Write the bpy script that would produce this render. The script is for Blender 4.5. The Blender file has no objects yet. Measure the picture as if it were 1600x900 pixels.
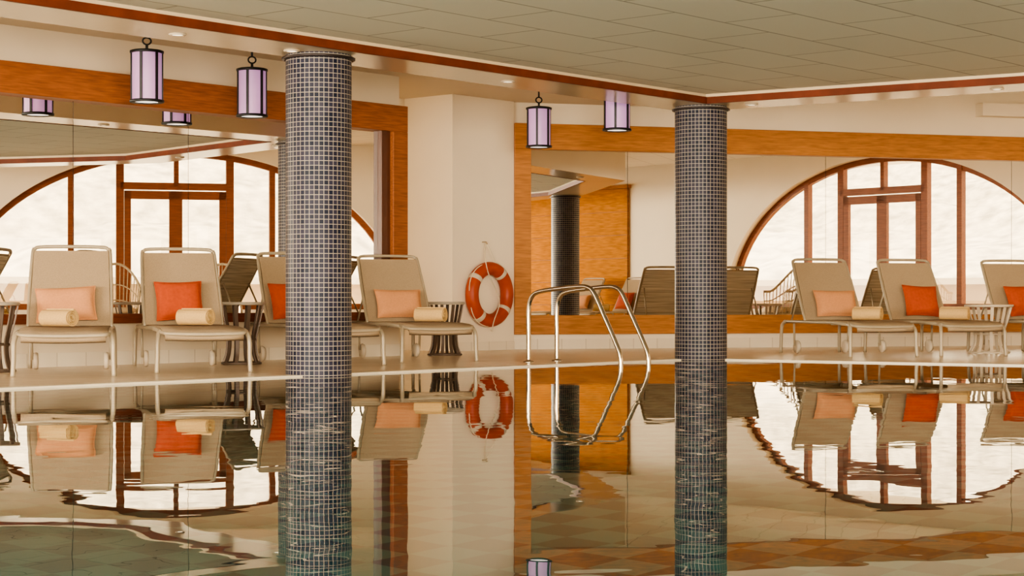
import bpy, math, random
from mathutils import Vector, Matrix, noise
random.seed(4)
S = bpy.context.scene
COL = S.collection

# ------------------------------------------------------------------ materials
def nodes_of(name):
    m = bpy.data.materials.new(name); m.use_nodes = True
    nt = m.node_tree
    return m, nt, nt.nodes['Principled BSDF']

def N(nt, t, **kw):
    n = nt.nodes.new(t)
    for k, v in kw.items(): setattr(n, k, v)
    return n

def basic(name, col, rough=.5, metal=0., var=.06, nscale=6., bump=0., bscale=200., coat=0., emis=None, estr=0., stretch=None, spec=.5):
    m, nt, b = nodes_of(name)
    tc = N(nt, 'ShaderNodeTexCoord'); mp = N(nt, 'ShaderNodeMapping')
    if stretch: mp.inputs['Scale'].default_value = stretch
    nt.links.new(tc.outputs['Object'], mp.inputs['Vector'])
    no = N(nt, 'ShaderNodeTexNoise'); no.inputs['Scale'].default_value = nscale; no.inputs['Detail'].default_value = 4
    nt.links.new(mp.outputs['Vector'], no.inputs['Vector'])
    cr = N(nt, 'ShaderNodeValToRGB')
    cr.color_ramp.elements[0].position = .3; cr.color_ramp.elements[1].position = .7
    cr.color_ramp.elements[0].color = tuple(max(0, c*(1-var)) for c in col)+(1,)
    cr.color_ramp.elements[1].color = tuple(min(1, c*(1+var)) for c in col)+(1,)
    nt.links.new(no.outputs['Fac'], cr.inputs['Fac']); nt.links.new(cr.outputs['Color'], b.inputs['Base Color'])
    b.inputs['Roughness'].default_value = rough; b.inputs['Metallic'].default_value = metal
    b.inputs['Coat Weight'].default_value = coat; b.inputs['Specular IOR Level'].default_value = spec
    if bump > 0:
        n2 = N(nt, 'ShaderNodeTexNoise'); n2.inputs['Scale'].default_value = bscale
        nt.links.new(tc.outputs['Object'], n2.inputs['Vector'])
        bp = N(nt, 'ShaderNodeBump'); bp.inputs['Strength'].default_value = bump; bp.inputs['Distance'].default_value = .004
        nt.links.new(n2.outputs['Fac'], bp.inputs['Height']); nt.links.new(bp.outputs['Normal'], b.inputs['Normal'])
    if emis:
        b.inputs['Emission Color'].default_value = tuple(emis)+(1,); b.inputs['Emission Strength'].default_value = estr
    return m

def bricks(name, c1, c2, mortar, bw, rh, ms, rough=.4, rot=0., offset=0., coord='Object', bump=.0, loc=(0, 0, 0), smooth=.1, bias=0., spec=.5):
    m, nt, b = nodes_of(name)
    tc = N(nt, 'ShaderNodeTexCoord'); mp = N(nt, 'ShaderNodeMapping')
    mp.inputs['Rotation'].default_value = (0, 0, rot); mp.inputs['Location'].default_value = loc
    nt.links.new(tc.outputs[coord], mp.inputs['Vector'])
    br = N(nt, 'ShaderNodeTexBrick'); br.offset = offset; br.squash = 1
    br.inputs['Color1'].default_value = tuple(c1)+(1,); br.inputs['Color2'].default_value = tuple(c2)+(1,)
    br.inputs['Mortar'].default_value = tuple(mortar)+(1,)
    br.inputs['Scale'].default_value = 1; br.inputs['Brick Width'].default_value = bw; br.inputs['Row Height'].default_value = rh
    br.inputs['Mortar Size'].default_value = ms; br.inputs['Mortar Smooth'].default_value = smooth; br.inputs['Bias'].default_value = bias
    nt.links.new(mp.outputs['Vector'], br.inputs['Vector']); nt.links.new(br.outputs['Color'], b.inputs['Base Color'])
    b.inputs['Roughness'].default_value = rough; b.inputs['Specular IOR Level'].default_value = spec
    if bump:
        bp = N(nt, 'ShaderNodeBump'); bp.invert = True; bp.inputs['Strength'].default_value = bump; bp.inputs['Distance'].default_value = .003
        nt.links.new(br.outputs['Fac'], bp.inputs['Height']); nt.links.new(bp.outputs['Normal'], b.inputs['Normal'])
    return m

LA = math.radians(48.6)     # direction of the left mirror wall
EA = math.radians(49.6)     # pool long edge
RA = math.radians(16.0)     # right mirror wall
WA = math.radians(82.0)     # window wall

M_wall = basic('cream_plaster', (.78, .66, .49), .75, var=.03, nscale=2)
M_wallw = basic('warm_white_plaster', (.90, .79, .62), .75, var=.02, nscale=2)
M_ceil_pool = bricks('ceiling_panels', (.78, .765, .64), (.74, .725, .605), (.38, .36, .28), 1.2, .6, .009, .6, rot=-EA, offset=.5)
M_ceil = basic('painted_ceiling', (.62, .52, .38), .6, var=.03, nscale=1)
M_ceilw = bricks('pale_ceiling_panels', (.86, .79, .66), (.83, .76, .64), (.6, .53, .42), .6, .6, .008, .7, rot=-EA)
M_beam = basic('glossy_cream_soffit', (.62, .49, .33), .2, var=.03, nscale=1)
M_wood = basic('orange_brown_wood', (.27, .085, .024), .45, var=.28, nscale=5, stretch=(1, 8, 12), spec=.3)
M_woodh = basic('honey_brown_wood', (.40, .16, .04), .45, var=.24, nscale=5, stretch=(1, 8, 12), spec=.3)
M_woodd = basic('dark_red_wood', (.15, .036, .012), .45, var=.25, nscale=5, stretch=(1, 8, 12), spec=.3)
M_trim = basic('deep_red_wood_trim', (.13, .028, .010), .55, var=.2, nscale=5, spec=.2)
M_woodl = basic('honey_wood', (.44, .175, .026), .8, var=.25, nscale=4, stretch=(1, 1, 10), spec=.05)
M_deck = bricks('deck_tiles', (.74, .59, .42), (.70, .56, .40), (.50, .38, .26), .6, .3, .004, .25, rot=-EA, offset=.5)
M_cop = basic('coping_stone', (.80, .70, .54), .35, var=.04)
M_base = bricks('skirting_tiles', (.84, .74, .58), (.80, .70, .55), (.56, .46, .34), .3, .4, .004, .3)
M_mos = bricks('blue_black_mosaic', (.006, .009, .024), (.034, .032, .055), (.40, .34, .27), 1.602/43, 1.602/43, .0022, .42, coord='UV', spec=.15)
M_collar = basic('dark_bronze', (.05, .04, .04), .4, .7)
M_steel = basic('brushed_steel', (.56, .48, .38), .18, 1., var=.03)
M_frame = basic('beige_tube_metal', (.36, .29, .20), .4, .1, var=.03)
M_sling = basic('beige_woven_fabric', (.34, .245, .15), .9, var=.14, nscale=140, bump=.5, bscale=300)
M_slingb = basic('grey_beige_back_fabric', (.50, .44, .34), .9, var=.35, nscale=6, stretch=(.3, 1, 14))
M_peach = basic('peach_cushion_fabric', (.55, .25, .11), .9, var=.07, nscale=60, bump=.3, bscale=120)
M_rust = basic('rust_cushion_fabric', (.38, .055, .012), .9, var=.1, nscale=40, bump=.3, bscale=120)
M_towel = basic('cream_yellow_towel', (.62, .40, .165), .95, var=.08, nscale=80, bump=.9, bscale=220)
M_tab = basic('dark_bronze_slats', (.11, .075, .055), .45, .3)
M_tabtop = basic('taupe_table_top', (.33, .28, .22), .4)
M_tabw = basic('pale_table_metal', (.55, .45, .33), .45)
M_ring = basic('lifebuoy_orange', (.38, .05, .012), .5, var=.08)
M_band = basic('white_tape', (.60, .52, .41), .6)
M_rope = basic('cream_rope', (.72, .62, .45), .9)
M_blackm = basic('black_iron', (.02, .02, .022), .45, .6)
M_shade = basic('lilac_glass', (.44, .25, .42), .35, emis=(.68, .34, .76), estr=.36)
M_shadew = basic('white_lamp_glass', (.9, .86, .82), .35, emis=(1, .9, .8), estr=1.6)
M_rattan = basic('rattan', (.50, .40, .27), .7, var=.2, nscale=40)
M_seatc = basic('cream_seat_cushion', (.75, .58, .38), .9)
M_snow = basic('snow', (.88, .84, .76), .8, var=.05, nscale=.6)
M_hill = basic('pale_forest_hill', (.60, .54, .45), .95, var=.35, nscale=1.6)
M_bark = basic('bare_bark', (.40, .32, .24), .9)
M_parap = basic('parapet_render', (.50, .38, .27), .8)
M_lampw = basic('downlight_glass', (.9, .85, .75), .3, emis=(1, .85, .6), estr=3)

# mirror
M_mirror, nt, b = nodes_of('silver_mirror')
no = N(nt, 'ShaderNodeTexNoise'); no.inputs['Scale'].default_value = .5
mx = N(nt, 'ShaderNodeMixRGB'); mx.inputs[1].default_value = (.93, .91, .86, 1); mx.inputs[2].default_value = (.96, .93, .88, 1)
nt.links.new(no.outputs['Fac'], mx.inputs[0]); nt.links.new(mx.outputs[0], b.inputs['Base Color'])
b.inputs['Metallic'].default_value = 1; b.inputs['Roughness'].default_value = 0.0

# window glass (thin)
M_glass = bpy.data.materials.new('clear_glass'); M_glass.use_nodes = True
nt = M_glass.node_tree; nt.nodes.clear()
o = N(nt, 'ShaderNodeOutputMaterial'); tr = N(nt, 'ShaderNodeBsdfTransparent'); gl = N(nt, 'ShaderNodeBsdfGlossy')
gl.inputs['Roughness'].default_value = .01; mixs = N(nt, 'ShaderNodeMixShader'); mixs.inputs[0].default_value = .06
tr.inputs['Color'].default_value = (.97, .96, .93, 1)
nt.links.new(tr.outputs[0], mixs.inputs[1]); nt.links.new(gl.outputs[0], mixs.inputs[2]); nt.links.new(mixs.outputs[0], o.inputs['Surface'])

# water: fresnel mix of reflection and refraction with faint ripples
M_water = bpy.data.materials.new('pool_water'); M_water.use_nodes = True
nt = M_water.node_tree; nt.nodes.clear()
o = N(nt, 'ShaderNodeOutputMaterial'); gl = N(nt, 'ShaderNodeBsdfGlossy'); rf = N(nt, 'ShaderNodeBsdfRefraction')
gl.inputs['Roughness'].default_value = 0.0; gl.inputs['Color'].default_value = (1, 1, 1, 1)
rf.inputs['Roughness'].default_value = 0.0; rf.inputs['IOR'].default_value = 1.33; rf.inputs['Color'].default_value = (.82, .96, .96, 1)
fr = N(nt, 'ShaderNodeFresnel'); fr.inputs['IOR'].default_value = 1.75
tc = N(nt, 'ShaderNodeTexCoord'); mp = N(nt, 'ShaderNodeMapping'); mp.inputs['Scale'].default_value = (1.0, 1.0, 1.0)
nt.links.new(tc.outputs['Object'], mp.inputs['Vector'])
n1 = N(nt, 'ShaderNodeTexNoise'); n1.inputs['Scale'].default_value = 1.6; n1.inputs['Detail'].default_value = 2.5; n1.inputs['Distortion'].default_value = .4
nt.links.new(mp.outputs['Vector'], n1.inputs['Vector'])
bp = N(nt, 'ShaderNodeBump'); bp.inputs['Strength'].default_value = 1; bp.inputs['Distance'].default_value = .0012
nt.links.new(n1.outputs['Fac'], bp.inputs['Height'])
for q in (gl, rf, fr): nt.links.new(bp.outputs['Normal'], q.inputs['Normal'])
ms = N(nt, 'ShaderNodeMixShader')
nt.links.new(fr.outputs[0], ms.inputs[0]); nt.links.new(rf.outputs[0], ms.inputs[1]); nt.links.new(gl.outputs[0], ms.inputs[2])
nt.links.new(ms.outputs[0], o.inputs['Surface'])

# pool floor checker
M_pool, nt, b = nodes_of('teal_checker_pool_tiles')
tc = N(nt, 'ShaderNodeTexCoord'); mp = N(nt, 'ShaderNodeMapping'); mp.inputs['Rotation'].default_value = (0, 0, -EA); mp.inputs['Location'].default_value = (0, 0, .03)
ck = N(nt, 'ShaderNodeTexChecker'); ck.inputs['Scale'].default_value = 5.4
ck.inputs['Color1'].default_value = (.008, .10, .12, 1); ck.inputs['Color2'].default_value = (.08, .26, .24, 1)
nt.links.new(tc.outputs['Object'], mp.inputs['Vector']); nt.links.new(mp.outputs['Vector'], ck.inputs['Vector'])
nt.links.new(ck.outputs['Color'], b.inputs['Base Color']); b.inputs['Roughness'].default_value = .4

# ------------------------------------------------------------------ mesh builder
class MB:
    def __init__(s): s.v = []; s.f = []; s.m = []; s.sm = []; s.mats = []; s.uv = {}
    def mi(s, mat):
        if mat not in s.mats: s.mats.append(mat)
        return s.mats.index(mat)
    def add(s, vs, fs, mat, smooth=False):
        b = len(s.v); i = s.mi(mat)
        s.v += [tuple(v) for v in vs]
        for f in fs: s.f.append([b+k for k in f]); s.m.append(i); s.sm.append(smooth)
        return s
    def box(s, c, size, mat, rz=0., M=None):
        hx, hy, hz = size[0]/2, size[1]/2, size[2]/2
        R = M or Matrix.Rotation(rz, 4, 'Z'); vs = []
        for dx in (-1, 1):
            for dy in (-1, 1):
                for dz in (-1, 1): vs.append(Vector(c)+(R @ Vector((dx*hx, dy*hy, dz*hz))))
        return s.add(vs, [(0, 1, 3, 2), (4, 6, 7, 5), (0, 4, 5, 1), (2, 3, 7, 6), (0, 2, 6, 4), (1, 5, 7, 3)], mat)
    def span(s, a, b, mat):
        c = [(a[i]+b[i])/2 for i in range(3)]; return s.box(c, [abs(b[i]-a[i]) for i in range(3)], mat)
    def prism(s, poly, z0, z1, mat):
        n = len(poly); vs = [(p[0], p[1], z0) for p in poly]+[(p[0], p[1], z1) for p in poly]
        fs = [list(range(n))[::-1], list(range(n, 2*n))]
        for i in range(n): j = (i+1) % n; fs.append((i, j, n+j, n+i))
        return s.add(vs, fs, mat)
    def tube(s, pts, r, mat, seg=10, closed=False):
        P = [Vector(p) for p in pts]; n = len(P); vs = []; fs = []
        t0 = (P[1]-P[0]).normalized(); ref = Vector((0, 0, 1)) if abs(t0.z) < .9 else Vector((1, 0, 0))
        nv = t0.cross(ref).normalized()
        for i in range(n):
            if closed: t = (P[(i+1) % n]-P[i-1]).normalized()
            else: t = (P[min(i+1, n-1)]-P[max(i-1, 0)]).normalized()
            nv = (nv - t*nv.dot(t)).normalized(); bv = t.cross(nv)
            rr = r[i] if isinstance(r, (list, tuple)) else r
            for k in range(seg):
                a = 2*math.pi*k/seg; vs.append(P[i]+nv*math.cos(a)*rr+bv*math.sin(a)*rr)
        for i in range(n if closed else n-1):
            j = (i+1) % n
            for k in range(seg): l = (k+1) % seg; fs.append((i*seg+k, i*seg+l, j*seg+l, j*seg+k))
        if not closed:
            fs.append(tuple(range(seg))[::-1]); fs.append(tuple(range((n-1)*seg, n*seg)))
        s.add(vs, fs, mat, True)
        return s
    def lathe(s, prof, mat, c=(0, 0, 0), seg=32, smooth=True, caps=True):
        vs = []; fs = []
        for (r, z) in prof:
            for k in range(seg):
                a = 2*math.pi*k/seg; vs.append((c[0]+r*math.cos(a), c[1]+r*math.sin(a), c[2]+z))
        for i in range(len(prof)-1):
            for k in range(seg): l = (k+1) % seg; fs.append((i*seg+k, i*seg+l, (i+1)*seg+l, (i+1)*seg+k))
        s.add(vs, fs, mat, smooth)
        if caps:
            s.add(vs[:seg], [tuple(range(seg))[::-1]], mat); s.add(vs[-seg:], [tuple(range(seg))], mat)
        return s
    def build(s, name, parent=None, M=None, bevel=0., **props):
        me = bpy.data.meshes.new(name); me.from_pydata(s.v, [], s.f); me.update()
        for m in s.mats: me.materials.append(m)
        for i, p in enumerate(me.polygons): p.material_index = s.m[i]; p.use_smooth = s.sm[i]
        ob = bpy.data.objects.new(name, me); COL.objects.link(ob)
        if parent: ob.parent = parent
        if M is not None: ob.matrix_basis = M
        if bevel:
            bv = ob.modifiers.new('bevel', 'BEVEL'); bv.width = bevel; bv.segments = 2; bv.limit_method = 'ANGLE'
        for k, v in props.items(): ob[k] = v
        return ob

def crom(pts, n=6, closed=False):
    P = [Vector(p) for p in pts]; out = []; L = len(P)
    rng = range(L) if closed else range(L-1)
    for i in rng:
        if closed: a, b, c, d = P[i-1], P[i], P[(i+1) % L], P[(i+2) % L]
        else: a, b, c, d = P[max(i-1, 0)], P[i], P[i+1], P[min(i+2, L-1)]
        for k in range(n):
            t = k/n; out.append(.5*((2*b)+(c-a)*t+(2*a-5*b+4*c-d)*t*t+(3*b-a-3*c+d)*t**3))
    if not closed: out.append(P[-1])
    return out

def empty(name, M, **props):
    e = bpy.data.objects.new(name, None); e.empty_display_size = .2; COL.objects.link(e); e.matrix_basis = M
    for k, v in props.items(): e[k] = v
    return e
def copy_thing(root, M=None, **props):
    def rec(o, par):
        c = o.copy(); COL.objects.link(c)
        if par is not None: c.parent = par
        for ch in list(o.children): rec(ch, c)
        return c
    r = rec(root, None)
    if M is not None: r.matrix_basis = M
    for k, v in props.items(): r[k] = v
    return r
def frame(x, y, a, z=0.): return Matrix.Translation((x, y, z)) @ Matrix.Rotation(a, 4, 'Z')

def offset(poly, d):
    out = []; n = len(poly)
    for i in range(n):
        ns = []
        for (a, b) in ((i-1, i), (i, i+1)):
            if a < 0 or b >= n: continue
            dx, dy = poly[b][0]-poly[a][0], poly[b][1]-poly[a][1]; l = math.hypot(dx, dy); ns.append(Vector((dy/l, -dx/l)))
        if len(ns) == 1: m = ns[0]; k = d
        else: m = (ns[0]+ns[1]).normalized(); k = d/m.dot(ns[0])
        out.append((poly[i][0]+m.x*k, poly[i][1]+m.y*k))
    return out

# ------------------------------------------------------------------ shell
E = [(-12.4, 1.07), (1.81, 17.755), (5.19, 15.61), (6.9, 11.9), (7.0, 9.0), (7.0, -4.0)]
ST = dict(kind='structure')
mb = MB(); mb.prism(E+[(14, -4), (14, 26), (-14, 26), (-14, 1.07)], -.2, 0, M_deck)
mb.build('floor', **ST, label='cream stone tiled pool deck', category='floor')
pool = empty('swimming_pool', Matrix.Identity(4), label='indoor swimming pool with still reflective water and teal tiles', category='swimming pool')
mb = MB(); PB = E+[(-12.4, -4)]
mb.add([(p[0], p[1], -1.35) for p in PB], [list(range(len(PB)))[::-1]], M_pool)
for i in range(len(PB)):
    a, b = PB[i], PB[(i+1) % len(PB)]
    mb.add([(a[0], a[1], -1.35), (b[0], b[1], -1.35), (b[0], b[1], -.001), (a[0], a[1], -.001)], [(0, 1, 2, 3)], M_pool)
mb.build('pool_basin', pool)
mb = MB(); mb.add([(p[0], p[1], -.010) for p in PB], [list(range(len(PB)))[::-1]], M_water)
mb.build('water', pool, label='calm clear pool water')
ci, co = offset(E, .008), offset(E, -.09)
mb = MB(); mb.prism(ci+co[::-1], -.05, .003, M_cop); mb.build('coping', pool)

# ceilings and beam
bf, bb = offset(E, .30), offset(E, -.30)
mb = MB(); mb.prism([bf[0], bf[1], bf[2], bf[3], bf[4], (bf[4][0], 3.0), (-5, 3.0), (-11.5, .9)], 2.56, 2.6, M_ceil_pool)
mb.build('ceiling', **ST, label='grey panelled ceiling over the pool', category='ceiling')
mb = MB(); mb.prism(bf+bb[::-1], 2.47, 3.28, M_beam); mb.build('ceiling.001', **ST, label='dropped glossy cream soffit beam', category='ceiling')
tf = offset(E, .325)
mb = MB(); mb.prism(tf+bf[::-1], 2.466, 2.53, M_trim); mb.build('trim_1', **ST, label='dark red wooden trim along the soffit', category='trim')
x0 = 1.6; kk = (x0-bb[0][0])/(bb[1][0]-bb[0][0]); yb = bb[0][1]+kk*(bb[1][1]-bb[0][1])
mb = MB(); mb.prism([bb[0], (x0, yb), (x0, 26), (-14, 26), (-14, 1.07)], 2.9, 2.95, M_ceil)
mb.build('ceiling.002', **ST, label='painted ceiling above the lounger deck', category='ceiling')
mb = MB(); mb.prism([(x0, yb), bb[1], bb[2], bb[3], bb[4], (bb[4][0], -1), (14, -1), (14, 26), (x0, 26)], 3.25, 3.3, M_ceilw)
mb.build('ceiling.003', **ST, label='pale tiled ceiling by the arched window', category='ceiling')
mb = MB(); mb.span((x0-.02, yb, 2.9), (x0+.02, 26, 3.26), M_wallw); mb.build('trim_2', **ST, label='ceiling step', category='trim')

# left mirror wall  (local x along the wall, room side -y)
FL = frame(-1.128, 18.69, LA)
mb = MB(); mb.span((-14, .06, 0), (0, .5, 2.9), M_wall); mb.build('wall_left', M=FL, **ST, label='cream wall carrying the large mirror', category='wall')
mb = MB(); mb.span((-14, .03, 0), (0, .065, .12), M_base); mb.build('baseboard_left', M=FL, **ST, label='white tiled skirting', category='skirting')
fr = MB(); fr.span((-13.5, -.07, 2.31), (0, .06, 2.58), M_wood); fr.span((-.21, -.07, .33), (0, .06, 2.31), M_wood)
fr.span((-13.5, -.05, .37), (-.21, .06, .455), M_woodd)
mir = fr.build('wall_mirror', M=FL, bevel=.006, label='wall-wide panelled mirror in orange-brown wooden frame above loungers', category='mirror')
fr2 = MB(); fr2.span((-.33, -.02, .455), (-.21, .055, 2.31), basic('painted_shade_brown', (.09, .03, .015), .4)); fr2.build('frame_reveal', mir)  # dark strip with the jamb's mirror image and shaded side put into its colour
for i in range(8):
    a = -.33 if i == 0 else -.25-1.26*i
    b = -.25-1.26*(i+1)
    p = MB(); p.span((a-.002, .04, .455), (b+.004, .052, 2.31), M_mirror); p.build('mirror_panel', mir)
s = MB(); s.span((-13.5, .053, .4), (-.2, .06, 2.35), M_collar); s.build('backing_board', mir)

# pilaster
C = (-.67, 20.3); F = (.023, 21.09); T = (-1.24, 20.8)
mb = MB(); mb.prism([C, F, (-.4, 22.0), T], 0, 2.9, M_wallw); mb.build('wall_pillar', **ST, label='white plastered wall corner with life ring', category='wall')
mb = MB(); mb.prism([T, (-2.4, 19.5), (-2.6, 19.8), (-1.3, 21.2)], 0, 2.9, M_wall); mb.build('wall_rear', **ST, label='cream wall return', category='wall')
FP = frame(C[0], C[1], LA)
mb = MB(); mb.span((0, -.012, 0), (1.045, .01, .1), M_base); mb.build('baseboard_pillar', M=FP, **ST, label='white tiled skirting', category='skirting')

# right mirror wall
FR = frame(F[0], F[1], RA)
mb = MB(); mb.span((-.3, .06, 0), (14, .4, 3.25), M_wallw); mb.build('wall_right', M=FR, **ST, label='white wall carrying long mirror', category='wall')
mb = MB(); mb.span((0, .04, 0), (13, .065, .12), M_base); mb.build('baseboard_right', M=FR, **ST, label='white tiled skirting', category='skirting')
mb = MB(); mb.span((6.1, -.12, 2.90), (11.5, .06, 3.06), M_wallw); mb.build('trim_3', M=FR, **ST, label='white boxed ledge high on the wall', category='trim')
fr = MB(); fr.span((0, -.04, 2.35), (10, .06, 2.65), M_woodh); fr.span((0, -.04, .175), (.2, .06, 2.35), M_woodh); fr.span((.2, -.04, .175), (10, .06, .40), M_woodh)
mir2 = fr.build('wall_mirror.001', M=FR, bevel=.006, label='long panelled mirror with honey-brown wooden frame behind loungers', category='mirror')
for a, b in ((.2, 1.42), (1.42, 4.01), (4.01, 6.6), (6.6, 9.9)):
    p = MB(); p.span((a+.003, .035, .40), (b-.003, .048, 2.35), M_mirror); p.build('mirror_panel', mir2)
s = MB(); s.span((.15, .05, .35), (9.95, .06, 2.4), M_collar); s.build('backing_board', mir2)

# window wall (local x = along, +y = into the room)
FW = frame(10.9, 15.85, WA)
AW, BH, ZC = 3.70, 2.53, .57
ang = [math.pi*i/48 for i in range(49)]
arc = [(AW*math.cos(a), ZC+BH*math.sin(a)) for a in ang][::-1]
mb = MB(); TH = .35
for y in (0, -TH):
    for i in range(48):
        (xa, za), (xb, zb) = arc[i], arc[i+1]
        mb.add([(xa, y, za), (xb, y, zb), (xb, y, 3.25), (xa, y, 3.25)], [(0, 1, 2, 3)], M_wallw)
for i in range(48):
    (xa, za), (xb, zb) = arc[i], arc[i+1]
    mb.add([(xa, 0, za), (xb, 0, zb), (xb, -TH, zb), (xa, -TH, za)], [(0, 1, 2, 3)], M_wallw)
mb.span((-20, -TH, 0), (-AW, 0, 3.25), M_wallw); mb.span((AW, -TH, 0), (9, 0, 3.25), M_wallw)
mb.span((-AW, -TH, 0), (-1.0, 0, .42), M_wallw); mb.span((.75, -TH, 0), (AW, 0, .42), M_wallw)
mb.build('wall_window', M=FW, **ST, label='white wall with a wide arched opening', category='wall')
wf = MB()
def arcband(mb, a0, b0, a1, b1, y0, y1, mat):
    for i in range(48):
        q = []
        for t in (ang[i], ang[i+1]):
            q.append([(a0*math.cos(t), y0, ZC+b0*math.sin(t)), (a1*math.cos(t), y0, ZC+b1*math.sin(t)), (a1*math.cos(t), y1, ZC+b1*math.sin(t)), (a0*math.cos(t), y1, ZC+b0*math.sin(t))])
        A_, B_ = q
        mb.add(A_+B_, [(0, 4, 5, 1), (1, 5, 6, 2), (2, 6, 7, 3), (3, 7, 4, 0)], mat)
M_wf = basic('window_frame_wood', (.24, .075, .028), .45, var=.2, nscale=5, stretch=(1, 8, 12), spec=.3)
arcband(wf, AW, BH, AW-.10, BH-.10, -.14, -.24, M_wf)
def zt(x): return ZC+(BH-.05)*math.sqrt(max(0, 1-(x/AW)**2))
for x, w in ((-1.85, .10), (-1.05, .13), (.78, .13), (1.5, .10), (-.12, .08)):
    z0 = 2.5 if x == -.12 else .42 if abs(x) > 1.2 else 0
    wf.span((x-w/2, -.13, z0), (x+w/2, -.25, zt(x)), M_wf)
wf.span((-1.05, -.13, 2.44), (.78, -.25, 2.56), M_wf)
wf.span((-AW, -.13, .42), (-1.05, -.26, .52), M_wf); wf.span((.78, -.13, .42), (AW, -.26, .52), M_wf)
win = wf.build('window_1', M=FW, **ST, label='wide arched window with dark red wooden frame', category='window')
g = MB(); g.add([(x, -.19, z) for x, z in arc], [list(range(49))], M_glass); g.build('window_pane', win)
for x0_, x1_ in ((-.98, -.13), (-.13, .71)):
    d = MB()
    for a_, b_ in (((x0_, .02), (x0_+.11, 2.42)), ((x1_-.11, .02), (x1_, 2.42)), ((x0_, .02), (x1_, .3)), ((x0_, 2.28), (x1_, 2.42))):
        d.span((a_[0], -.13, a_[1]), (b_[0], -.20, b_[1]), M_wf)
    dd = d.build('door_1', M=FW, **ST, label='glazed wooden terrace door leaf', category='door')
    h = MB(); hx = -.19 if x0_ < -.5 else -.07
    h.tube([(hx, -.13, 1.1), (hx, -.08, 1.1), (hx-.1, -.08, 1.1)], .012, M_steel); h.build('door_handle', dd)
# wooden panelling on window wall
w = MB()
for i in range(6):
    w.span((-10.8, .002, .02+i*.47), (-6.36, .05, .02+i*.47+.462), M_woodl)
w.span((-10.8, .001, .0), (-6.37, .03, 2.84), M_woodd)
w.span((-10.85, .0, 2.84), (-6.31, .09, 2.90), M_woodl)
w.build('wall_panel', M=FW, **ST, label='honey-coloured wooden wall panelling', category='wall panelling')

# exterior
mb = MB(); mb.span((-30, -60, -.3), (30, -TH, -.08), M_snow); mb.build('snowy_ground', M=FW, kind='stuff', label='snow-covered terrace and ground outside the window', category='snow')
mb = MB(); mb.span((-14, -5.3, -.08), (14, -5.0, .90), M_parap); mb.span((-14, -5.36, .90), (14, -4.94, 1.03), M_snow)
mb.build('terrace_parapet', M=FW, label='low terrace parapet topped with snow', category='parapet')
hv = []; hf = []
nx, ny = 90, 26
for i in range(nx+1):
    for j in range(ny+1):
        x = -45+90*i/nx; y = -22-26*j/ny
        z = -.08+(j/ny)*13*(.8+.25*math.sin(x*.11+1))+(1.3*abs(noise.noise(Vector((x*.18, y*.18, 0))))+.5*abs(noise.noise(Vector((x*.9, y*.9, 3)))))*(j > 0)
        hv.append((x, y, z))
for i in range(nx):
    for j in range(ny): a = i*(ny+1)+j; hf.append((a, a+1, a+ny+2, a+ny+1))
mb = MB(); mb.add(hv, hf, M_hill, True); mb.build('snowy_hillside', M=FW, kind='stuff', label='pale snowy wooded hillside outside', category='hill')
tb = MB()
def branch(p, d, L, r, lvl):
    q = p+d*L; tb.tube([p, (p+q)/2+Vector((random.uniform(-.03, .03),)*3)*L, q], [r, r*.8, r*.6], M_bark, 5)
    if lvl == 0: return
    for k in range(4 if lvl > 1 else 3):
        a = random.uniform(0, 6.28); s_ = random.uniform(.35, .75)
        nd = (d+Vector((math.cos(a)*s_, math.sin(a)*s_, random.uniform(.0, .35)))).normalized()
        branch(p+d*L*random.uniform(.45, 1), nd, L*random.uniform(.5, .7), r*.55, lvl-1)
branch(Vector((0, 0, 0)), Vector((0, 0, 1)), 1.5, .05, 4)
tb.build('bare_tree', M=FW @ Matrix.Translation((3.0, -8, -.08)), label='small leafless winter tree in the snow', category='tree')

# ------------------------------------------------------------------ columns
def column(x, y, label):
    seg = 64; r = .255; me = bpy.data.meshes.new('mosaic_column'); zs = [-1.34, -.02, 2.47]
    vs = []; fs = []; uvs = []
    for z in zs:
        for k in range(seg): a = 2*math.pi*k/seg; vs.append((r*math.cos(a), r*math.sin(a), z))
    for i in range(len(zs)-1):
        for k in range(seg):
            l = (k+1) % seg; fs.append((i*seg+k, i*seg+l, (i+1)*seg+l, (i+1)*seg+k))
            u0, u1 = k/seg*1.602, (k+1)/seg*1.602; uvs += [(u0, zs[i]), (u1, zs[i]), (u1, zs[i+1]), (u0, zs[i+1])]
    me.from_pydata(vs, [], fs); uvl = me.uv_layers.new(name='UVMap')
    for i, uv in enumerate(uvs): uvl.data[i].uv = uv
    for p in me.polygons: p.use_smooth = True
    me.materials.append(M_mos)
    root = empty('mosaic_column', frame(x, y, .3), label=label, category='column', group='mosaic columns')
    ob = bpy.data.objects.new('shaft', me); COL.objects.link(ob); ob.parent = root
    c = MB(); c.lathe([(.262, 2.43), (.285, 2.435), (.285, 2.45), (.262, 2.455)], M_collar, seg=48, caps=False); c.build('collar', root)
    return root
column(-1.50, 13.98, 'round column clad in dark blue mosaic tiles at pool edge')
column(1.855, 17.70, 'round column clad in dark blue mosaic tiles at pool corner')
column(6.9, 11.9, 'round dark mosaic column seen reflected in mirror')

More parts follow.
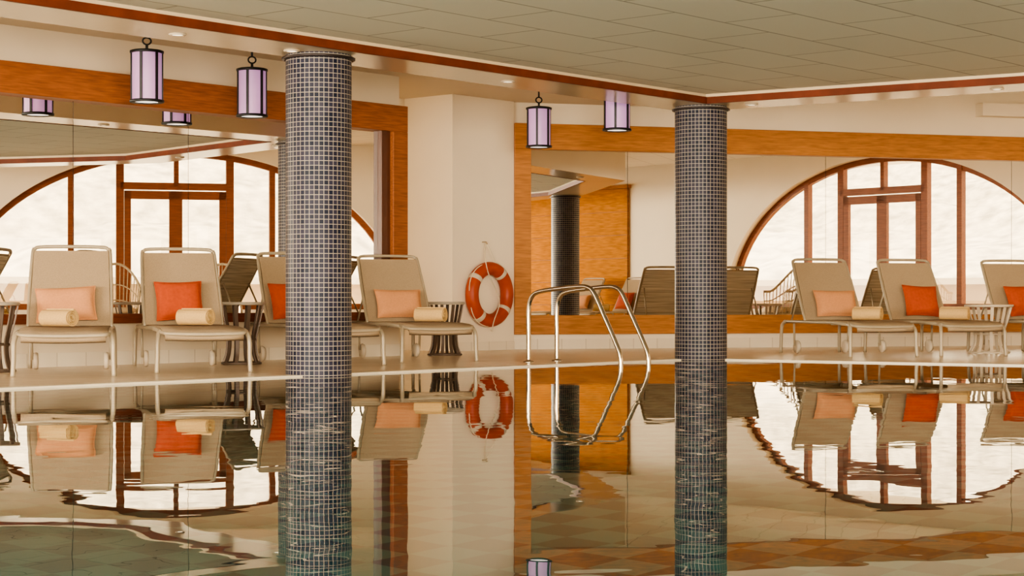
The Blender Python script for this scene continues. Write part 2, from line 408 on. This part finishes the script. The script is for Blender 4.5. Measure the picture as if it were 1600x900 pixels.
# ------------------------------------------------------------------ sun loungers
W2 = .335
HY = 1.2; BL = .745; BA = math.radians(60)
def lounger(M, label, group):
    root = empty('sun_lounger', M, label=label, category='sun lounger', group=group)
    f = MB()
    for sx in (-1, 1):
        x = sx*W2
        f.tube([(x, .06, .325), (x, .5, .345), (x, 1.2, .345), (x, 1.72, .345)], .017, M_frame)
    f.tube(crom([(-W2, .10, .325), (-W2+.015, .03, .318), (-W2+.07, .0, .31), (0, -.012, .305), (W2-.07, .0, .31), (W2-.015, .03, .318), (W2, .10, .325)], 5), .017, M_frame)
    f.tube([(-W2, 1.72, .345), (W2, 1.72, .345)], .015, M_frame); f.tube([(-W2, 1.2, .34), (W2, 1.2, .34)], .012, M_frame)
    f.tube([(-W2, .55, .33), (W2, .55, .33)], .012, M_frame)
    f.build('frame', root)
    for sx in (-1, 1):
        x = sx*W2
        l = MB(); l.tube(crom([(x, .16, .335), (x+sx*.012, .085, .315), (x+sx*.028, .045, .25), (x+sx*.03, .04, .12), (x+sx*.035, .03, 0.0)], 5), .019, M_frame); l.build('leg', root)
        l = MB(); l.tube(crom([(x, 1.66, .345), (x+sx*.005, 1.74, .325), (x+sx*.01, 1.775, .26), (x+sx*.015, 1.79, .0)], 5), .018, M_frame); l.build('leg', root)
        wb = MB(); wb.lathe([(.03, -.02), (.065, -.018), (.072, 0), (.065, .018), (.03, .02)], M_tabw, seg=24)
        wb.build('wheel', root, M=Matrix.Translation((x-sx*.05, 1.5, .072)) @ Matrix.Rotation(math.pi/2, 4, 'Y'))
        st = MB(); st.tube([(x-sx*.02, 1.5, .08), (x-sx*.012, 1.5, .345)], .011, M_frame); st.build('wheel_bracket', root)
    # seat sling
    s = MB(); w = W2-.012; prof = [(-.008, .285), (.0, .318), (.03, .338), (.1, .352), (.3, .362), (.7, .366), (1.22, .366)]
    vs = []; n = len(prof)
    xs = [-w, -w*.6, -w*.2, w*.2, w*.6, w]
    for t in (0, -.03):
        for (y, z) in prof:
            for x in xs: vs.append((x*(.96 if y < .02 else 1), y-(t*.3 if y < .05 else 0), z+t-(.006*(1-(x/w)**2))))
    q = len(xs); fs = []
    for i in range(n-1):
        for k in range(q-1):
            a = i*q+k; fs.append((a, a+1, a+q+1, a+q)); b_ = n*q+a; fs.append((b_, b_+q, b_+q+1, b_+1))
    for i in range(n-1):
        a = i*q; fs.append((a, a+q, a+q+n*q, a+n*q)); a = i*q+q-1; fs.append((a, a+n*q, a+q+n*q, a+q))
    for k in range(q-1):
        fs.append((k, k+n*q, k+1+n*q, k+1)); a = (n-1)*q+k; fs.append((a, a+1, a+1+n*q, a+n*q))
    s.add(vs, fs, M_sling, True); so = s.build('seat', root)
    # backrest
    dv = Vector((0, math.cos(BA), math.sin(BA))); nv = Vector((0, -math.sin(BA), math.cos(BA))); H = Vector((0, HY, .36))
    b_ = MB()
    def slab(u0, u1, w0, w1, off, th, mat):
        vs = []
        for t in (off, off-th):
            for (u, ww) in ((u0, w0), (u1, w1)):
                for sx in (-1, 1): vs.append(H+dv*u+nv*t+Vector((sx*ww, 0, 0)))
        b_.add(vs, [(0, 1, 3, 2), (4, 6, 7, 5), (0, 4, 5, 1), (2, 3, 7, 6), (0, 2, 6, 4), (1, 5, 7, 3)], mat)
    slab(.0, BL-.03, w, w*.93, .018, .022, M_sling)
    slab(.01, BL-.04, w*.98, w*.91, -.003, .006, M_slingb)
    bo = b_.build('backrest', root, bevel=.006)
    t = MB(); P = []
    for (sx, u) in ((-1, -.02), (-1, .3), (-.955, BL-.05), (-.90, BL-.005), (-.75, BL+.015), (0, BL+.02), (.75, BL+.015), (.90, BL-.005), (.955, BL-.05), (1, .3), (1, -.02)):
        P.append(H+dv*u+Vector((sx*W2*.98, 0, 0)))
    t.tube(crom(P, 4), .015, M_frame); t.build('backrest_tube', bo)
    for sx in (-1, 1):
        st = MB()
        p = H+dv*.45+nv*-.02+Vector((sx*W2*.8, 0, 0)); st.tube([p, (sx*W2*.9, 1.62, .34)], .009, M_frame)
        st.build('strut', root)
    return root

def headdir(x, y, hx, hy): return frame(x, y, math.atan2(-hx, hy))
defs = [
 ('a', -3.36, 13.50, -.20, .98, 'peach', -.03, -.07),
 ('b', -2.43, 14.25, -.31, .95, 'rust', -.04, .02),
 ('c', -1.45, 15.75, -.43, .903, 'rust', -.1, None),
 ('d', -.66, 16.72, -.38, .925, 'peach', 0, .14),
 ('e', 3.76, 18.15, -.264, .965, 'peach', .03, .14),
 ('f', 4.74, 18.44, -.264, .965, 'rust', .03, .14),
 ('g', 5.98, 18.80, -.264, .965, 'rust', .0, None),
 ('j', 6.98, 19.08, -.264, .965, None, .0, None),
 ('h', 8.0, 9.2, .98, -.14, 'peach', 0, .1),
 ('i', 8.15, 10.5, .98, -.14, 'rust', 0, .1),
]
def cushion(name, w, h, t, mat):
    n = 18; vs = []; fs = []
    for sd in (1, -1):
        for i in range(n+1):
            for j in range(n+1):
                a, b = -1+2*i/n, -1+2*j/n
                pin = 1-.07*(1-abs(b)**2)*abs(a)**3; pin2 = 1-.07*(1-abs(a)**2)*abs(b)**3
                th = t*((1-a**4)*(1-b**4))**.55*(1+.10*noise.noise(Vector((a*2, b*2, sd*3+w*20))))
                vs.append((a*w/2*pin, sd*th/2, b*h/2*pin2))
    m = (n+1)**2
    for i in range(n):
        for j in range(n):
            a = i*(n+1)+j; fs.append((a, a+1, a+n+2, a+n+1)); fs.append((m+a, m+a+n+1, m+a+n+2, m+a+1))
    mb = MB(); mb.add(vs, fs, mat, True)
    P = []
    for i in range(n): P.append(vs[i*(n+1)])
    for j in range(n): P.append(vs[n*(n+1)+j])
    for i in range(n): P.append(vs[(n-i)*(n+1)+n])
    for j in range(n): P.append(vs[n-j])
    mb.tube(P, .005, mat, 6, True)
    return mb
def towel():
    mb = MB(); L = .30; P = []; turns = 4.2; n = 110
    for i in range(n+1):
        t = i/n; a = t*turns*2*math.pi; r = .008+.056*t; P.append((r*math.cos(a), r*math.sin(a), a))
    vs = []; fs = []
    th = .0095
    for i, (y, z, a) in enumerate(P):
        ny_, nz_ = math.cos(a), math.sin(a)
        for x in (-L/2, L/2):
            for k in (0, 1): vs.append((x+.004*math.sin(a*1.3+x*9), y+ny_*th*k, z+nz_*th*k))
    for i in range(n):
        a = i*4; b = a+4
        fs += [(a, b, b+2, a+2), (a+1, a+3, b+3, b+1), (a, a+1, b+1, b), (a+2, b+2, b+3, a+3)]
    fs.append((0, 2, 3, 1)); e = n*4; fs.append((e, e+1, e+3, e+2))
    mb.add(vs, fs, M_towel, False)
    return mb
root0 = None; cb = {}; tw0 = None
for key, x, y, hx, hy, cc, cx, tx in defs:
    M = headdir(x, y, hx, hy)
    lab = 'beige fabric sun lounger with tubular frame'
    if cc: lab += ', %s cushion%s' % ('rust-orange' if cc == 'rust' else 'peach', ' and rolled towel' if tx is not None else '')
    grp = 'sun loungers along the pool deck'
    if root0 is None: root0 = lounger(M, lab, grp)
    else: copy_thing(root0, M, label=lab)
    if not cc: continue
    w_, h_ = ((.48, .30) if cc == 'peach' else (.40, .36))
    tilt = math.radians(-24)
    Mc = M @ Matrix.Translation((cx, HY+.0, .385+h_/2*math.cos(tilt)+.02)) @ Matrix.Rotation(tilt, 4, 'X') @ Matrix.Rotation(random.uniform(-.06, .06), 4, 'Y')
    if cc not in cb: cb[cc] = cushion('c', w_, h_, .13, M_peach if cc == 'peach' else M_rust).build('cushion', M=Mc, label='peach rectangular cushion on a lounger' if cc == 'peach' else 'rust-orange square cushion on a lounger', category='cushion', group='lounger cushions')
    else:
        c = cb[cc].copy(); COL.objects.link(c); c.matrix_basis = Mc
    if tx is not None:
        Mt = M @ Matrix.Translation((tx, .68, .366+.072)) @ Matrix.Rotation(math.radians(-42), 4, 'Z')
        if tw0 is None: tw0 = towel().build('rolled_towel', M=Mt, label='cream-yellow rolled towel on a lounger seat', category='towel', group='rolled towels')
        else: c = tw0.copy(); COL.objects.link(c); c.matrix_basis = Mt

# ------------------------------------------------------------------ side tables
def side_table(x, y, r, h, mat, mtop, label):
    root = empty('side_table', frame(x, y, .2), label=label, category='table', group='side tables')
    t = MB(); t.lathe([(r-.01, h-.028), (r, h-.022), (r, h-.004), (r-.01, h)], mtop, seg=40); t.build('table_top', root)
    for k in range(10):
        a = 2*math.pi*k/10; pts = []
        for (rr, z) in ((r*.92, h-.03), (r*.80, h*.72), (r*.62, h*.42), (r*.66, h*.18), (r*.82, .012)):
            pts.append((rr, 0, z))
        P = crom(pts, 5); vs = []; fs = []
        for p in P:
            for (dx, dy) in ((-.006, -.016), (.006, -.016), (.006, .016), (-.006, .016)): vs.append((p.x+dx, p.y+dy, p.z))
        for i in range(len(P)-1):
            for j in range(4): l = (j+1) % 4; fs.append((i*4+j, i*4+l, i*4+4+l, i*4+4+j))
        fs += [(3, 2, 1, 0), tuple(range(len(vs)-4, len(vs)))]
        s = MB(); s.add(vs, fs, mat); s.build('leg', root, M=Matrix.Rotation(a, 4, 'Z'))
    for rr, z in ((r*.82, .014), (r*.60, h*.40)):
        b = MB()
        b.tube([(rr*math.cos(2*math.pi*i/36), rr*math.sin(2*math.pi*i/36), z) for i in range(36)], .011, mat, 6, True)
        b.build('ring', root)
    return root
side_table(-4.12, 14.3, .21, .56, M_tab, M_tabtop, 'round dark side table with curved slatted legs by a lounger')
side_table(-2.42, 16.12, .21, .56, M_tab, M_tabtop, 'round dark side table with curved slatted legs between loungers')
side_table(-.70, 18.75, .21, .56, M_tab, M_tabtop, 'round dark side table with curved slatted legs near white wall')
side_table(5.16, 19.5, .26, .53, M_tabw, M_tabw, 'round pale metal side table between loungers')

# ------------------------------------------------------------------ pool ladder
def rail(x, y, name='pool_handrail'):
    prof = [(0, 0), (0, .25), (0, .48), (.035, .60), (.13, .655), (.40, .685), (.60, .70), (.70, .69), (.77, .635), (.89, .42), (1.01, .20), (1.06, .08), (1.07, -.1), (1.07, -.9)]
    P = crom([(t, 0, z) for t, z in prof], 6)
    M = frame(x, y, math.atan2(-.648, .761))
    mb = MB(); mb.tube(P, .021, M_steel, 14)
    ob = mb.build(name, M=M, label='curved polished steel handrail at pool edge', category='handrail', group='pool ladder handrails')
    f = MB(); f.lathe([(.05, 0), (.05, .008), (.03, .018)], M_steel, seg=24); f.build('floor_flange', ob)
    return ob
A0 = Vector((.154, 16.72)); r1 = rail(A0.x, A0.y); r2 = rail(A0.x+.27, A0.y+.317)
for z in (-.3, -.6):
    s = MB(); s.box((0, 0, 0), (.42, .08, .03), M_steel)
    s.build('ladder_step', r1, M=Matrix.Translation((1.07, .21, z)) @ Matrix.Rotation(math.pi/2, 4, 'Z'))

# ------------------------------------------------------------------ life ring  (local x along wall, -y to room)
FG = FP @ Matrix.Translation((.53, -.085, .643))
ring = MB(); R, r = .298, .076
ring.tube([(R*math.cos(2*math.pi*i/64), 0, R*math.sin(2*math.pi*i/64)) for i in range(64)], r, M_ring, 18, True)
ro = ring.build('life_ring', M=FG, label='orange life ring with white bands hanging on white wall', category='life ring')
for k in range(4):
    a0 = math.pi/4+k*math.pi/2+.15; b = MB()
    b.tube([(R*math.cos(a0+d), 0, R*math.sin(a0+d)) for d in [-.085+.17*i/6 for i in range(7)]], r+.003, M_band, 18); b.build('reflective_band', ro)
rp = MB(); P = []
for k in range(4):
    a0 = math.pi/4+k*math.pi/2+.15
    for j in range(4):
        a = a0+j*math.pi/8; rr = R+r+.004 if j == 0 else R+r+.02-(.045 if j == 2 else .02); P.append((rr*math.cos(a), -.02 if j else -.01, rr*math.sin(a)))
rp.tube(crom(P, 4, True), .006, M_rope, 6, True); rp.build('rope', ro)
rp = MB()
rp.tube(crom([(.04, -.05, .37), (.0, -.02, .48), (-.03, .03, .585), (-.10, -.02, .45), (-.13, -.06, .36), (-.10, -.08, .22), (.04, -.08, .02), (.07, -.085, -.12), (-.02, -.085, -.30), (-.03, -.06, -.42)], 6), .006, M_rope, 6)
rp.build('hanging_rope', ro)
hk = MB(); hk.tube(crom([(-.03, .09, .60), (-.03, .03, .60), (-.03, .015, .58), (-.03, .01, .60)], 4), .008, M_steel, 8); hk.build('hook', ro)

# ------------------------------------------------------------------ lanterns
def lantern(x, y, zc):
    root = empty('pendant_lantern', frame(x, y, .35, 0), label='cylindrical lilac glass lantern with black metal bars hanging from ceiling', category='lamp', group='pendant lanterns')
    zb, ztp, r = 2.255, 2.69, .125
    s = MB(); s.lathe([(r, zb+.02), (r, ztp-.02)], M_shade, seg=32, caps=False); s.build('lamp_shade', root)
    f = MB(); f.lathe([(r+.014, ztp-.02), (r+.018, ztp-.015), (r+.018, ztp), (r, ztp+.006), (.03, ztp+.02)], M_blackm, seg=32)
    f.lathe([(r-.03, zb), (r+.014, zb-.004), (r+.02, zb), (r+.02, zb+.018), (r, zb+.022)], M_blackm, seg=32, caps=False)
    for k in range(6):
        a = 2*math.pi*k/6; c = Vector((math.cos(a)*(r+.006), math.sin(a)*(r+.006), (zb+ztp)/2))
        f.box(c, (.012, .022, ztp-zb), M_blackm, rz=a)
    f.build('metal_frame', root)
    d = MB(); d.lathe([(.002, zb+.005), (r-.01, zb+.006)], M_shadew, seg=24, caps=False); d.build('diffuser', root)
    h = MB(); h.tube([(0, 0, ztp+.01), (0, 0, ztp+.06)], .012, M_blackm, 8)
    h.tube([(.035*math.cos(t), 0, ztp+.085+.03*math.sin(t)) for t in [2*math.pi*i/16 for i in range(16)]], .008, M_blackm, 6, True)
    h.tube([(0, 0, ztp+.11), (0, 0, zc)], .01, M_blackm, 8); h.lathe([(.05, zc-.02), (.055, zc)], M_blackm, seg=20); h.build('hanger', root)
    return root
l0 = lantern(-3.10, 15.3, 2.9)
for (x, y) in ((-2.38, 16.5), (.295, 19.8), (1.04, 17.85)):
    copy_thing(l0, frame(x, y, .35))

# ------------------------------------------------------------------ downlights in soffit
d0 = None
bm = [((bf[i][0]+bb[i][0])/2, (bf[i][1]+bb[i][1])/2) for i in range(len(bf))]
spots = []
for t in (.705, .755, .87): spots.append((bm[0][0]+(bm[1][0]-bm[0][0])*t, bm[0][1]+(bm[1][1]-bm[0][1])*t))
for t in (.15, .75): spots.append((bm[1][0]+(bm[2][0]-bm[1][0])*t, bm[1][1]+(bm[2][1]-bm[1][1])*t))
for (x, y) in spots:
    if d0 is None:
        m = MB(); m.lathe([(.045, -.012), (.062, -.008), (.062, 0), (.045, 0)], M_tabw, seg=24, caps=False)
        d0 = m.build('ceiling_downlight', M=frame(x, y, 0, 2.47), label='small round recessed downlight in soffit', category='downlight', group='soffit downlights')
        m = MB(); m.lathe([(.044, -.006), (.044, -.002)], M_lampw, seg=24); m.build('lens', d0)
    else: copy_thing(d0, frame(x, y, 0, 2.47))

# ------------------------------------------------------------------ rattan chairs by the window
def rattan_chair(M):
    root = empty('rattan_armchair', M, label='round-backed rattan armchair with cream cushion by the window', category='armchair', group='rattan armchairs')
    sh = MB(); A = [math.radians(-20+220*i/22) for i in range(23)]
    def top(a): return .72+.42*max(0, math.sin(a))**1.5
    for a in A: sh.tube([(.30*math.cos(a), .30*math.sin(a), .34), (.36*math.cos(a), .36*math.sin(a)+.04, top(a))], .008, M_rattan, 5)
    sh.tube([(.36*math.cos(a), .36*math.sin(a)+.04, top(a)) for a in A], .02, M_rattan, 8)
    for t in (.3, .6): sh.tube([((.30+.06*t)*math.cos(a), (.30+.06*t)*math.sin(a)+.04*t, .34+(top(a)-.34)*t) for a in A], .010, M_rattan, 6)
    sh.build('backrest', root)
    s = MB(); s.lathe([(.29, .30), (.32, .32), (.32, .36), (.29, .38)], M_rattan, seg=32); s.build('seat', root)
    s = MB(); s.lathe([(.24, .382), (.28, .40), (.28, .44), (.24, .47)], M_seatc, seg=32); s.build('seat_cushion', root)
    for k in range(4):
        a = math.pi/4+k*math.pi/2; l = MB(); l.tube([(.22*math.cos(a), .22*math.sin(a), .31), (.29*math.cos(a), .29*math.sin(a), 0)], .016, M_rattan, 8); l.build('leg', root)
    return root
rc = rattan_chair(frame(8.0, 15.0, -1.7))
copy_thing(rc, frame(8.0, 16.5, -1.4))

# ------------------------------------------------------------------ camera, light
cam = bpy.data.cameras.new('camera'); co_ = bpy.data.objects.new('camera', cam); COL.objects.link(co_)
co_.location = (0, 0, .57); co_.rotation_euler = (math.pi/2, 0, 0)
cam.sensor_width = 36; cam.lens = 2816/1600*36; cam.shift_y = 20/1600; cam.clip_end = 300
S.camera = co_
w = bpy.data.worlds.new('World'); S.world = w; w.use_nodes = True
nt = w.node_tree; bg = nt.nodes['Background']; bg.inputs['Strength'].default_value = 8.5
tc = N(nt, 'ShaderNodeTexCoord'); sp = N(nt, 'ShaderNodeSeparateXYZ'); cr = N(nt, 'ShaderNodeValToRGB')
cr.color_ramp.elements[0].color = (.95, .79, .56, 1); cr.color_ramp.elements[1].color = (1, .87, .66, 1)
nt.links.new(tc.outputs['Generated'], sp.inputs[0]); nt.links.new(sp.outputs['Z'], cr.inputs['Fac']); nt.links.new(cr.outputs['Color'], bg.inputs['Color'])
def area(loc, tgt, sx, sy, e, col):
    L = bpy.data.lights.new('fill_light', 'AREA'); L.shape = 'RECTANGLE'; L.size = sx; L.size_y = sy; L.energy = e; L.color = col
    o = bpy.data.objects.new('fill_light', L); COL.objects.link(o); o.location = loc
    o.rotation_euler = (Vector(tgt)-Vector(loc)).to_track_quat('-Z', 'Y').to_euler(); return o
# fill lights added behind and left of the camera to brighten the hall
area((3, -3.8, 1.5), (1, 14, 2.3), 14, 2.6, 3200, (1, .88, .69))
area((-10.5, -1.5, 1.5), (9, 13, 2.0), 7, 2.6, 2700, (1, .89, .71))
S.view_settings.view_transform = 'AgX'
try: S.view_settings.look = 'AgX - Medium High Contrast'
except Exception as ex: print(ex)
